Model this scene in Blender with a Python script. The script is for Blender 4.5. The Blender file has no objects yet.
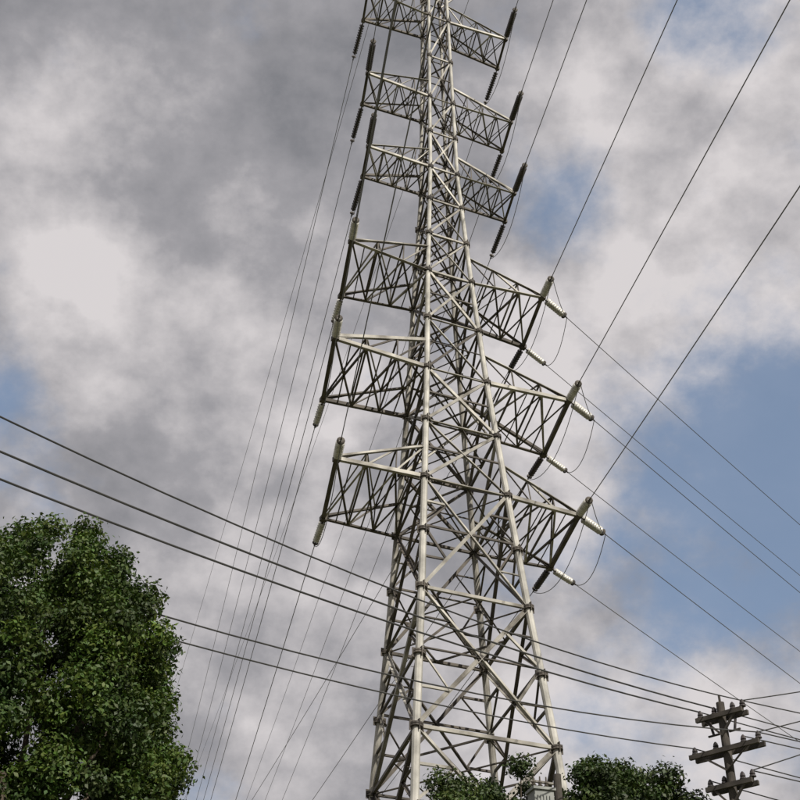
import bpy, math, random
import numpy as np
from mathutils import Vector
random.seed(7); rng=np.random.default_rng(7)
S=bpy.context.scene
EYE=1.6
# ---------------------------------------------------------------- materials
def mat(name,c1,c2,scale=3.0,rough=.6,metal=0.0,trans=0.0,bump=0.0,detail=4,attr=None):
    m=bpy.data.materials.new(name); m.use_nodes=True
    nt=m.node_tree; N=nt.nodes; L=nt.links
    b=N['Principled BSDF']; b.inputs['Roughness'].default_value=rough; b.inputs['Metallic'].default_value=metal
    tc=N.new('ShaderNodeTexCoord'); no=N.new('ShaderNodeTexNoise'); no.inputs['Scale'].default_value=scale; no.inputs['Detail'].default_value=detail
    L.new(tc.outputs['Object'],no.inputs['Vector'])
    r=N.new('ShaderNodeValToRGB'); r.color_ramp.elements[0].color=(*c1,1); r.color_ramp.elements[1].color=(*c2,1)
    r.color_ramp.elements[0].position=.32; r.color_ramp.elements[1].position=.68
    L.new(no.outputs['Fac'],r.inputs['Fac']); col=r.outputs['Color']
    if attr:
        a=N.new('ShaderNodeAttribute'); a.attribute_name=attr
        mx=N.new('ShaderNodeMix'); mx.data_type='RGBA'; mx.blend_type='MULTIPLY'; mx.inputs[0].default_value=1
        L.new(col,mx.inputs[6]); L.new(a.outputs['Color'],mx.inputs[7]); col=mx.outputs[2]
    L.new(col,b.inputs['Base Color'])
    if bump:
        bp=N.new('ShaderNodeBump'); bp.inputs['Strength'].default_value=bump; L.new(no.outputs['Fac'],bp.inputs['Height']); L.new(bp.outputs['Normal'],b.inputs['Normal'])
    if trans:
        t=N.new('ShaderNodeBsdfTranslucent'); L.new(col,t.inputs['Color'])
        ms=N.new('ShaderNodeMixShader'); ms.inputs[0].default_value=trans
        L.new(b.outputs[0],ms.inputs[1]); L.new(t.outputs[0],ms.inputs[2]); L.new(ms.outputs[0],N['Material Output'].inputs['Surface'])
    return m
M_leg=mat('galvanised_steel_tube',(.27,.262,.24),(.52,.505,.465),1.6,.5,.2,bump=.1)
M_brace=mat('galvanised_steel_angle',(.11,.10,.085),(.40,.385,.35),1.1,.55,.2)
M_weath_shade=mat('weathered_and_shaded_steel',(.03,.025,.021),(.105,.09,.075),1.2,.7,.1)  # dark steel: weathered fittings, and shade painted onto far tower members
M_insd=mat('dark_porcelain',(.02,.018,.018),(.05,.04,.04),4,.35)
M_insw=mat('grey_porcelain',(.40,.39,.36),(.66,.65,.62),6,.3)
M_wire=mat('aluminium_conductor',(.10,.10,.10),(.18,.18,.18),1,.6,.3)
M_wired=mat('black_insulated_cable',(.03,.03,.03),(.05,.05,.05),1,.6)
M_conc=mat('concrete',(.16,.15,.14),(.27,.26,.24),3,.9,bump=.2)
M_pole=mat('dark_pole',(.03,.026,.023),(.075,.065,.056),3,.9,bump=.3)  # near-black brown for poles and crossarms
M_leaf=mat('camphor_leaves',(.020,.050,.008),(.062,.112,.016),1.3,.6,0,.2,attr='tint')
M_leafd=mat('dark_leaves',(.016,.038,.009),(.048,.085,.017),.9,.6,0,.2,attr='tint')
M_bark=mat('bark',(.05,.04,.03),(.12,.095,.07),6,.95,bump=.6)
M_ground=mat('grass_and_soil',(.05,.07,.025),(.14,.12,.07),.35,.95,bump=.3,detail=10)
M_box=mat('painted_metal_case',(.15,.16,.155),(.24,.25,.24),3,.6)

# ---------------------------------------------------------------- mesh builder
class MB:
    def __init__(s): s.v=[];s.f=[];s.m=[]
    def prism(s,p1,p2,prof,mi=0,k2=1.0,hint=None,caps=True):
        p1=Vector(p1);p2=Vector(p2);d=(p2-p1)
        if d.length<1e-5:return
        d.normalize(); h=Vector(hint) if hint else (Vector((0,0,1)) if abs(d.z)<.95 else Vector((1,.2,0)))
        a=d.cross(h).normalized(); b=a.cross(d)
        n=len(prof);o=len(s.v)
        for p,k in((p1,1),(p2,k2)):
            for (x,y) in prof: s.v.append(p+a*x*k+b*y*k)
        for i in range(n):
            j=(i+1)%n; s.f.append((o+i,o+j,o+n+j,o+n+i)); s.m.append(mi)
        if caps:
            s.f.append(tuple(range(o+n-1,o-1,-1)));s.m.append(mi); s.f.append(tuple(range(o+n,o+2*n)));s.m.append(mi)
    def tube(s,p1,p2,r,n=8,mi=0,r2=None):
        s.prism(p1,p2,[(r*math.cos(2*math.pi*i/n),r*math.sin(2*math.pi*i/n)) for i in range(n)],mi,(r2/r) if r2 else 1)
    def angle(s,p1,p2,w,mi=0,hint=None):
        t=w*.14; c=w*.35
        prof=[(-c,-c),(w-c,-c),(w-c,t-c),(t-c,t-c),(t-c,w-c),(-c,w-c)]
        if random.random()<.5: prof=[(-x,y) for x,y in reversed(prof)]
        s.prism(p1,p2,prof,mi,hint=hint)
    def path(s,pts,r,n=5,mi=0):
        pts=[Vector(p) for p in pts]; o=len(s.v); rr=r if hasattr(r,'__len__') else [r]*len(pts)
        for k,p in enumerate(pts):
            d=(pts[min(k+1,len(pts)-1)]-pts[max(k-1,0)]).normalized()
            h=Vector((0,0,1)) if abs(d.z)<.95 else Vector((1,0.1,0))
            a=d.cross(h).normalized();b=a.cross(d)
            for i in range(n):
                t=2*math.pi*i/n; s.v.append(p+(a*math.cos(t)+b*math.sin(t))*rr[k])
        for k in range(len(pts)-1):
            for i in range(n):
                j=(i+1)%n; s.f.append((o+k*n+i,o+k*n+j,o+(k+1)*n+j,o+(k+1)*n+i)); s.m.append(mi)
    def box(s,c,sx,sy,sz,mi=0,rot=0):
        c=Vector(c);o=len(s.v);cr,sr=math.cos(rot),math.sin(rot)
        for z in(-1,1):
            for x,y in((-1,-1),(1,-1),(1,1),(-1,1)):
                X=x*sx/2;Y=y*sy/2; s.v.append(c+Vector((X*cr-Y*sr,X*sr+Y*cr,z*sz/2)))
        for f in((3,2,1,0),(4,5,6,7),(0,1,5,4),(1,2,6,5),(2,3,7,6),(3,0,4,7)): s.f.append(tuple(o+i for i in f)); s.m.append(mi)
    def lathe(s,p,d,prof,n=12,mi=0):
        p=Vector(p);d=Vector(d).normalized();h=Vector((0,0,1)) if abs(d.z)<.95 else Vector((1,0,0))
        a=d.cross(h).normalized();b=a.cross(d);o=len(s.v)
        for (t,r) in prof:
            for i in range(n):
                q=2*math.pi*i/n; s.v.append(p+d*t+(a*math.cos(q)+b*math.sin(q))*r)
        for k in range(len(prof)-1):
            for i in range(n):
                j=(i+1)%n; s.f.append((o+k*n+i,o+k*n+j,o+(k+1)*n+j,o+(k+1)*n+i)); s.m.append(mi)
    def obj(s,name,mats,parent=None,smooth=False):
        me=bpy.data.meshes.new(name); me.from_pydata([tuple(v) for v in s.v],[],s.f)
        for m in mats: me.materials.append(m)
        me.polygons.foreach_set('material_index',s.m)
        if smooth: me.polygons.foreach_set('use_smooth',[True]*len(s.f))
        me.update(); ob=bpy.data.objects.new(name,me); S.collection.objects.link(ob)
        if parent: ob.parent=parent
        return ob
def empty(name,loc=(0,0,0)):
    e=bpy.data.objects.new(name,None); S.collection.objects.link(e); return e
def lerp(a,b,t): return a+(b-a)*t
# ---------------------------------------------------------------- tower geometry
u=Vector((.914,.407,0)); vb=Vector((-.22,.975,0)); va=Vector((-.157,.987,0))
CY=45.0
zs=[-1.6,15.9,22.2,31.5,37,44,61]; hs=[3.75,2.56,2.02,1.36,1.06,.70,.48]
def cx(z): return float(np.interp(z,[-1.6,15.9,22.2,31.5,37,61],[2.3,2.12,2.06,1.94,1.87,1.84]))
def hu(z): return float(np.interp(z,zs,hs))
def leg(i,j,z):
    h=hu(z); return Vector((cx(z),CY,z+EYE))+u*(i*h)+vb*(j*h*1.36)
levels=[-1.6,4,10,15.5,20.9,25.83,28.7,31.5,34.3,37.15,39.5,41.8,44.05,46.5,49.0,52.1,55.35,58.2,61]
tower=empty('lattice_transmission_tower')
B=MB(); G=MB()
corners=[(-1,-1),(1,-1),(1,1),(-1,1)]
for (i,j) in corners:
    lm=0 if j<0 else 1  # far legs take the darker brace steel: their shade is put into the colour
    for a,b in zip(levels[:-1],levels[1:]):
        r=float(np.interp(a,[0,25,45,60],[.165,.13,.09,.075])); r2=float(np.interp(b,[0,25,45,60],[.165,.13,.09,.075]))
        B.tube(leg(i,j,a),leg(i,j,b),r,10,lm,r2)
        pts=[a,(a+b)/2] if b-a>3.5 else [a]
        for z in pts:
            p=leg(i,j,z); d=(leg(i,j,z+1)-p).normalized()
            B.lathe(p-d*.07,d,[(0,r),(0,r*1.6),(.06,r*1.6),(.065,r*1.1),(.075,r*1.1),(.08,r*1.6),(.14,r*1.6),(.14,r)],12,3)
            B.box(p,r*3.6,.03,.34,3,math.atan2(u.y,u.x)); B.box(p,.03,r*3.6,.34,3,math.atan2(u.y,u.x))
    p=leg(i,j,-1.6); B.box((p.x,p.y,.25),.9,.9,.7,2)
for k,z in enumerate(np.arange(1,58,.45)):
    p=leg(-1,-1,z); s=1 if k%2 else -1
    B.tube(p,p+Vector((-.1*s-.16,-.2*s*.4,0)),.012,4,3)
def pick(far,p=.5): return 1 if random.random()<(.85 if far else p) else 0  # far faces mostly get the dark steel, shade painted in by material
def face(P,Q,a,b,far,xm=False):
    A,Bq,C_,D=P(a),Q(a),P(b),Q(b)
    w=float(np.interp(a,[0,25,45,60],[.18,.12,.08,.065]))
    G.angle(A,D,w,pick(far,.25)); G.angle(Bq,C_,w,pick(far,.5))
    wa=(Bq-A).length; wb=(D-C_).length; t=wa/(wa+wb); m=lerp(A,D,t)
    if b-a>2.6:
        zm=a+(b-a)*t; lm,rm=P(zm),Q(zm); ws=w*.6
        if b-a>4:
            for (L0,L1,X) in((A,C_,P),(Bq,D,Q)):
                for (e0,za) in((L0,a),(L1,b)):
                    mm=(e0+m)/2; zq=(za+zm)/2
                    G.angle(mm,X(zq),ws,pick(far)); G.angle(mm,X(zm),ws,pick(far))
        G.angle(lm,m,ws,1);G.angle(m,rm,ws,1)
    nn=(Bq-A).cross(C_-A).normalized()
    G.lathe(m-nn*.02,nn,[(0,.0),(0,w*1.0),(.04,w*1.0),(.04,0)],8,1)
for k,(a,b) in enumerate(zip(levels[:-1],levels[1:])):
    for n in range(4):
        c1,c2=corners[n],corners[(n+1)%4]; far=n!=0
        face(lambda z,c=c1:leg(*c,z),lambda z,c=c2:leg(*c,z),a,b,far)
        if k>0:
            w=float(np.interp(a,[0,25,45,60],[.14,.11,.075,.065]))
            G.angle(leg(*c1,a),leg(*c2,a),w,1 if far else 0)  # horizontals off the near face carry the same painted shade
    if k>0:
        w=.065
        G.angle(leg(-1,-1,a),leg(1,1,a),w,1);G.angle(leg(1,-1,a),leg(-1,1,a),w,1)
        mids=[(leg(*corners[n],a)+leg(*corners[(n+1)%4],a))/2 for n in range(4)]
        if a<45:
            for n in range(4): G.angle(mids[n],mids[(n+1)%4],w,1)
# arms: z,L,W,rise
arms=[(25.83,5.15,2.25,1.5),(31.5,5.3,2.15,1.5),(37.15,4.6,1.85,1.5),(44.05,3.8,1.0,1.2),(49.0,3.9,1.0,1.2),(55.35,3.95,1.0,1.3)]
def tip(s,j,a): 
    z,L,W,h=a; return Vector((cx(z),CY,z+EYE))+u*(s*L)+va*(j*W)
def arm(s,a):
    z,L,W,h=a; k=1 if z<40 else .72; n=3 if z<40 else 4
    bo=[];to=[]
    for j in(-1,1):
        T=tip(s,j,a); b0=leg(s,j,z); t0=leg(s,j,z+h); T2=T+Vector((0,0,.12))
        G.angle(b0,T,.15*k,0 if j<0 else 1); G.angle(t0,T2,.14*k,0 if j<0 else 1)  # far chords in dark steel, shaded by colour
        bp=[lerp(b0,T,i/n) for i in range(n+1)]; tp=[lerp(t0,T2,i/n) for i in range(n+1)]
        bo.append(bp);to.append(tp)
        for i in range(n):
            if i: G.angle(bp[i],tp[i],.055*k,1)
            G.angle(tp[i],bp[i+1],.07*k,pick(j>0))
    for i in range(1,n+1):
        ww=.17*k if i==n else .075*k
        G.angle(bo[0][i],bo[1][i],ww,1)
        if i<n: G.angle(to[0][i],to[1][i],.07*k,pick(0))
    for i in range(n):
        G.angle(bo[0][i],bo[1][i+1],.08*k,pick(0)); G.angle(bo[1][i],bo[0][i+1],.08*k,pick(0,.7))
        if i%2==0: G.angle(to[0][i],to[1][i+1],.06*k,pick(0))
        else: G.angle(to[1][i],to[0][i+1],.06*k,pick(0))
    if z<40:   # light intermediate struts
        for i in range(n):
            m0=(bo[0][i]+bo[0][i+1])/2; m1=(bo[1][i]+bo[1][i+1])/2; G.angle(m0,m1,.05,1)
    for j in(-1,1):
        p=tip(s,j,a); B.box(p,.26*k,.26*k,.2,3,math.atan2(u.y,u.x))
for a in arms:
    for s in(-1,1): arm(s,a)
top=(61,2.6,.35,.1)
for s in(-1,1):
    for j in(-1,1): G.angle(leg(s,j,61),tip(s,j,top),.08,0); G.angle(leg(s,j,58.2),tip(s,j,top),.07,0)
    G.angle(tip(s,-1,top),tip(s,1,top),.08,0)
B.obj('legs_and_flanges',[M_leg,M_brace,M_conc,M_weath_shade],tower)
G.obj('bracing_and_crossarms',[M_brace,M_weath_shade],tower)
# ---------------------------------------------------------------- insulators and conductors
I=MB(); W=MB()
def hdir(az,slope=0):
    a=math.radians(az); return Vector((math.sin(a),math.cos(a),slope)).normalized()
def string(p,d,L,mi,r):
    lk=.28; I.tube(p,p+d*lk,.03,6,2)
    n=int(L/.145); prof=[]
    for k in range(n):
        t=k*.145; prof+= [(t,.05),(t+.02,r),(t+.055,r*.95),(t+.07,.07),(t+.14,.05)]
    I.lathe(p+d*lk,d,prof,12,mi)
    e=p+d*(lk+L); I.tube(e,e+d*.25,.035,6,2); I.lathe(e+d*.02,d,[(0,.05),(0,r*.9),(.03,r*.9),(.03,.05)],10,2)
    return e+d*.25
def span(p,az,length,dz,sag,r=.02,n=40):
    a=math.radians(az); q=p+Vector((math.sin(a)*length,math.cos(a)*length,dz))
    pts=[]
    for i in range(n+1):
        t=(i/n)**1.5; x=lerp(p,q,t); x.z-=4*sag*t*(1-t); pts.append(x)
    W.path(pts,r,5); return q
def jumper(p,q,drop,r=.016):
    W.path([lerp(p,q,t)+Vector((0,0,-4*drop*t*(1-t))) for t in np.linspace(0,1,17)],r,5)
for a in arms:
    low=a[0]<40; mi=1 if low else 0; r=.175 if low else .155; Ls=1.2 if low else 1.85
    for s in(-1,1):
        n0=tip(s,-1,a);f0=tip(s,1,a)
        dn=hdir(171 if s>0 else 172,-.12); fz=-21 if s>0 and low else -15; df=hdir(fz,-.2)
        en=string(n0,dn,Ls,mi,r); span(en,171 if s>0 else 172,220,-3,5,.019)
        ef=string(f0,df,Ls,0 if (s>0) else mi,r*.85); span(ef,fz+2,240,-6,6,.018)
        jumper(en,ef,1.3)
        if s>0 and low:
            d=hdir(43,-.06)
            e1=string(n0+Vector((.05,0,-.05)),d,Ls,1,r); span(e1,43,200,-8,4,.018)
            e2=string(f0+Vector((.05,0,-.05)),d,Ls,1,r*.85); span(e2,43.5,200,-8,4,.018)
            jumper(e1,e2,.7); jumper(en,e1,.4)
for s in(-1,1):
    span(tip(s,1,top),-15,240,-6,5,.015); span(tip(s,-1,top),171,220,-3,5,.015)
I.obj('insulator_strings',[M_insd,M_insw,M_weath_shade],tower,True)
W.obj('transmission_wires',[M_wire])
# ---------------------------------------------------------------- distribution pole
pole=empty('utility_pole'); PX,PY=7.75,30.0; P=MB()
P.tube((PX,PY,0),(PX,PY,13.65),.17,14,0,.10)
cd=Vector((.75,-.66,0)).normalized(); rot=math.atan2(cd.y,cd.x); ld=Vector((cd.y,-cd.x,0))
att=[]
for z,hl in((13.3,.62),(12.45,.92),(11.6,.6)):
    c=Vector((PX,PY,z))+ld*.16
    P.box(c,hl*2,.08,.11,1,rot); P.box(c-ld*.3,hl*2,.08,.11,1,rot)
    for sgn in(-1,1):
        P.angle(c+cd*sgn*hl*.65+Vector((0,0,-.05)),Vector((PX,PY,z-.5))+ld*.13,.05,1)
    for k in(-.92,-.3,.5,.92):
        q=c+cd*(hl*k)-ld*.16
        P.tube(q,q+Vector((0,0,.14)),.02,6,1)
        P.lathe(q+Vector((0,0,.1)),(0,0,1),[(0,.03),(0.01,.085),(.05,.07),(.06,.05),(.08,.07),(.11,.06),(.15,.05),(.19,.02)],10,2)
        att.append(q+Vector((0,0,.26)))
P.tube((PX,PY,13.6),(PX,PY,13.85),.03,6,1)
for k in(-1,1):
    q=Vector((PX,PY,12.9))+cd*k*.28; P.tube(q,q+Vector((k*.06,0,.32)),.035,8,2); P.box(q,.3,.04,.04,1,rot)
for z in(10.9,11.2): P.lathe((PX,PY,z),(0,0,1),[(0,.1),(0,.16),(.06,.16),(.06,.1)],12,1)
P.obj('pole_and_crossarms',[M_pole,M_pole,M_insd],pole)
D=MB()
def dspan(p,q,sag,r,n=30):
    p=Vector(p);q=Vector(q); D.path([lerp(p,q,t)+Vector((0,0,-4*sag*t*(1-t))) for t in np.linspace(0,1,n+1)],r,6)
far=Vector((-22.5,1.0,0))
for k,(i,off,z,r,sg) in enumerate([(3,(.9,-1.0),15.4,.015,2.15),(1,(.0,.0),14.3,.019,1.5),(0,(-.7,.5),14.0,.019,1.45),(7,(-3.4,3.6),15.9,.015,2.7),(4,(-4.2,4.4),14.8,.015,1.9)]):
    dspan(att[i],(far.x+off[0],far.y+off[1],z),sg,r)
for i in(0,1,3,4,6,7,8,11): dspan(att[i],att[i]+Vector((26,14.0-(i%4)*1.2,.6-(i%3)*.4)),.5,.015)
for i,dz in((3,2.5),(7,4.0),(11,5.0)): dspan(att[i],att[i]+Vector((14,-2,dz)),.3,.014)
D.obj('distribution_wires',[M_wired])
# ---------------------------------------------------------------- transformer on a short pole
tf=empty('pole_mounted_transformer'); T=MB(); tx,ty=3.05,28.0
T.tube((tx+.42,ty+.3,0),(tx+.42,ty+.3,11.3),.12,12,3,.09)
zo=.42
T.box((tx,ty,10.0+zo),.44,.42,.75,0,.3); T.box((tx,ty,10.41+zo),.52,.5,.06,0,.3)
for k in range(6): T.box((tx-.17+.068*k,ty-.24+.02*k,9.98+zo),.02,.12,.55,0,.3)
for k in(-1,0,1): T.lathe((tx+.14*k,ty+.04*k,10.44+zo),(0,0,1),[(0,.05),(.05,.06),(.06,.03),(.1,.06),(.12,.03),(.16,.055),(.2,.02),(.3,.015)],8,2)
T.box((tx+.2,ty+.1,9.57+zo),1.0,.12,.1,2,.3)
T.obj('transformer_case',[M_box,M_conc,M_weath_shade,M_pole],tf)
# ---------------------------------------------------------------- trees
def tree(name,base,clumps,nleaf,size,leafmat,trunk_r,seed):
    rg=np.random.default_rng(seed); e=empty(name)
    C=np.array([c[:3] for c in clumps]);R=np.array([c[3] for c in clumps])
    cen=C.mean(0); wgt=R**2/np.sum(R**2); idx=rg.choice(len(C),nleaf,p=wgt)
    d=rg.normal(size=(nleaf,3)); d/=np.linalg.norm(d,axis=1)[:,None]
    rad=R[idx]*(rg.random(nleaf)**.42)*(1+.16*rg.normal(size=nleaf))
    pos=C[idx]+d*rad[:,None]*np.array([1,1,.8])
    nrm=d*.7+rg.normal(size=(nleaf,3))*.6+np.array([0,0,.45]); nrm/=np.linalg.norm(nrm,axis=1)[:,None]
    t=np.cross(nrm,rg.normal(size=(nleaf,3))); t/=np.linalg.norm(t,axis=1)[:,None]; b=np.cross(nrm,t)
    sz=size*(.6+.8*rg.random(nleaf))[:,None]
    v=np.empty((nleaf,4,3)); v[:,0]=pos-t*sz*.5; v[:,1]=pos+b*sz*.28+nrm*sz*.06; v[:,2]=pos+t*sz*.5-nrm*sz*.08; v[:,3]=pos-b*sz*.28+nrm*sz*.06
    me=bpy.data.meshes.new('foliage'); me.vertices.add(nleaf*4); me.vertices.foreach_set('co',v.reshape(-1))
    me.loops.add(nleaf*4); me.loops.foreach_set('vertex_index',np.arange(nleaf*4)); me.polygons.add(nleaf)
    me.polygons.foreach_set('loop_start',np.arange(nleaf)*4); me.polygons.foreach_set('loop_total',np.full(nleaf,4))
    me.update(calc_edges=True); me.materials.append(leafmat)
    ct=.6+.7*rg.random(len(C)); g=ct[idx]*(.75+.5*rg.random(nleaf)); yl=rg.random(nleaf)
    col=np.ones((nleaf,4,4)); col[:,:,0]=(g*(.85+.55*yl))[:,None]; col[:,:,1]=g[:,None]; col[:,:,2]=(g*(.8))[:,None]
    ca=me.color_attributes.new('tint','FLOAT_COLOR','CORNER'); ca.data.foreach_set('color',col.reshape(-1))
    ob=bpy.data.objects.new('foliage',me); S.collection.objects.link(ob); ob.parent=e
    tb=MB(); base=Vector(base); top_=Vector((cen[0],cen[1],cen[2])); 
    pts=[lerp(base,top_,t)+Vector((.15*math.sin(5*t),.1*math.cos(4*t),0)) for t in np.linspace(0,1,9)]
    tb.path(pts,list(np.linspace(trunk_r,trunk_r*.4,9)),10)
    for q in rg.choice(len(C),min(len(C),34),replace=False):
        s0=pts[int(rg.integers(3,8))]; e0=Vector(C[q]); m=lerp(s0,e0,.5)+Vector((0,0,-.15))
        tb.path([s0,m,e0],[trunk_r*.34,trunk_r*.2,trunk_r*.06],6)
    tb.obj('trunk_and_limbs',[M_bark],e,True); return e
def crown(c,rx,ry,rz,n,seed,r0,r1,lump=.12,inner=.5):
    rg=np.random.default_rng(seed); out=[]
    for k in range(n):
        d=rg.normal(size=3); d/=np.linalg.norm(d); rr=(inner+(1-inner)*rg.random()**.45)*(1+lump*rg.normal())
        out.append((c[0]+d[0]*rx*rr,c[1]+d[1]*ry*rr,c[2]+d[2]*rz*rr,r0+(r1-r0)*rg.random()))
    return out
tree('camphor_tree',(-5.2,17.2,0),crown((-5.2,17.2,7.5),2.12,2.3,3.5,520,23,.2,.42,.045,.62),330000,.068,M_leaf,.26,11)
tree('broadleaf_tree',(1.45,31,0),crown((1.45,31,9.2),1.75,1.6,2.75,140,5,.25,.5,.09),66000,.10,M_leafd,.2,12)
tree('broadleaf_tree',(2.75,33,0),crown((2.75,33,10.1),1.2,1.5,2.95,110,6,.22,.45,.1),50000,.10,M_leafd,.2,13)
tree('broadleaf_tree',(5.55,32,0),crown((5.55,32,9.75),2.4,2.0,3.05,220,8,.28,.55,.07),100000,.11,M_leafd,.24,14)
# ---------------------------------------------------------------- ground
gm=MB(); gm.v=[Vector((-3000,-3000,0)),Vector((3000,-3000,0)),Vector((3000,3000,0)),Vector((-3000,3000,0))]; gm.f=[(0,1,2,3)]; gm.m=[0]
gm.obj('ground',[M_ground])
# ---------------------------------------------------------------- sky
SAZ,SEL=150,42
w=bpy.data.worlds.new('World'); S.world=w; w.use_nodes=True; nt=w.node_tree; N=nt.nodes; L=nt.links
try: w.cycles.sampling_method='MANUAL'; w.cycles.sample_map_resolution=256
except Exception: pass
bg=N['Background']; bg.inputs['Strength'].default_value=.1
sk=N.new('ShaderNodeTexSky'); sk.sky_type='NISHITA'; sk.sun_disc=False; sk.sun_elevation=math.radians(SEL); sk.sun_rotation=math.radians(SAZ)
tc=N.new('ShaderNodeTexCoord')
def math_(op,a,b=None,c=None,clamp=False):
    n=N.new('ShaderNodeMath'); n.operation=op; n.use_clamp=clamp
    for i,x in enumerate((a,b,c)):
        if x is None: continue
        if hasattr(x,'links'): L.new(x,n.inputs[i])
        else: n.inputs[i].default_value=x
    return n.outputs[0]
def noise(scale,detail,rough,off,dist=0):
    mp=N.new('ShaderNodeMapping'); mp.inputs['Location'].default_value=off; mp.inputs['Scale'].default_value=(1,1,1.25)
    L.new(tc.outputs['Generated'],mp.inputs['Vector'])
    n=N.new('ShaderNodeTexNoise'); n.inputs['Scale'].default_value=scale; n.inputs['Detail'].default_value=detail; n.inputs['Roughness'].default_value=rough; n.inputs['Distortion'].default_value=dist
    L.new(mp.outputs[0],n.inputs['Vector']); return n.outputs['Fac']
def blob(az,el,r):
    a,e=math.radians(az),math.radians(el)
    vd=N.new('ShaderNodeVectorMath'); vd.operation='DISTANCE'; L.new(tc.outputs['Generated'],vd.inputs[0]); vd.inputs[1].default_value=(math.sin(a)*math.cos(e),math.cos(a)*math.cos(e),math.sin(e))
    q=math_('DIVIDE',vd.outputs['Value'],math.radians(r)); q=math_('MULTIPLY',q,q); q=math_('MULTIPLY',q,-1); return math_('EXPONENT',q)
n1=noise(9,7,.6,(3.1,1.7,.4)); n2=noise(10,7,.57,(7.3,2.2,5.4)); n3=noise(4,2,.5,(1.2,9.1,2.0))
clear=math_('MULTIPLY_ADD',n1,-2.8,1.0)
for az,el,r,k in((17,32,6,.8),(14,25,6,.65),(9.5,42.7,2.6,.7),(22,50,4,.75),(-20.5,33.5,2.4,1.0),(23,27,7,.55),(-12,37,10,-.35)):
    clear=math_('MULTIPLY_ADD',blob(az,el,r),k,clear)
mr=N.new('ShaderNodeMapRange'); mr.interpolation_type='SMOOTHSTEP'; L.new(clear,mr.inputs[0]); mr.inputs[1].default_value=-.3; mr.inputs[2].default_value=.72; mr.inputs[4].default_value=.93
br=math_('MULTIPLY_ADD',n2,2.0,-.62); br=math_('MULTIPLY_ADD',n3,.5,br)
for az,el,r,k in((-18,39,4,.32),(-9,37,3.5,.27),(10,36,4.5,.4),(17,47,5,.35),(-7,46,7,-.3),(-14,27,6,-.12),(3,50,4,-.1),(0,25,6,.05),(12,22,4,.25)):
    br=math_('MULTIPLY_ADD',blob(az,el,r),k,br)
cr=N.new('ShaderNodeValToRGB'); L.new(br,cr.inputs['Fac'])
E=cr.color_ramp.elements; E[0].position=.1; E[0].color=(2.2,2.22,2.42,1); E[1].position=1.0; E[1].color=(6.9,6.55,6.6,1)
m_=E.new(.5); m_.color=(3.5,3.42,3.62,1)
mx=N.new('ShaderNodeMix'); mx.data_type='RGBA'; L.new(mr.outputs[0],mx.inputs[0]); L.new(cr.outputs['Color'],mx.inputs[6])
hz=N.new('ShaderNodeMix'); hz.data_type='RGBA'; hz.inputs[0].default_value=.5; L.new(sk.outputs[0],hz.inputs[6]); hz.inputs[7].default_value=(2.9,3.9,5.6,1)
L.new(hz.outputs[2],mx.inputs[7]); L.new(mx.outputs[2],bg.inputs['Color'])
sun=bpy.data.lights.new('sun','SUN'); sun.energy=5.0; sun.angle=math.radians(.5); sun.color=(1,.94,.83)
so=bpy.data.objects.new('sun',sun); S.collection.objects.link(so)
sd=Vector((math.sin(math.radians(SAZ))*math.cos(math.radians(SEL)),math.cos(math.radians(SAZ))*math.cos(math.radians(SEL)),math.sin(math.radians(SEL))))
so.rotation_euler=(-sd).to_track_quat('-Z','Y').to_euler()
cam=bpy.data.cameras.new('camera'); co=bpy.data.objects.new('camera',cam); S.collection.objects.link(co)
co.location=(0,0,EYE); co.rotation_euler=(math.radians(125),0,0); cam.lens=58.5; cam.sensor_width=36; cam.clip_end=6000; cam.clip_start=.1
S.camera=co
S.view_settings.view_transform='Standard'; S.view_settings.look='None'; S.view_settings.exposure=0
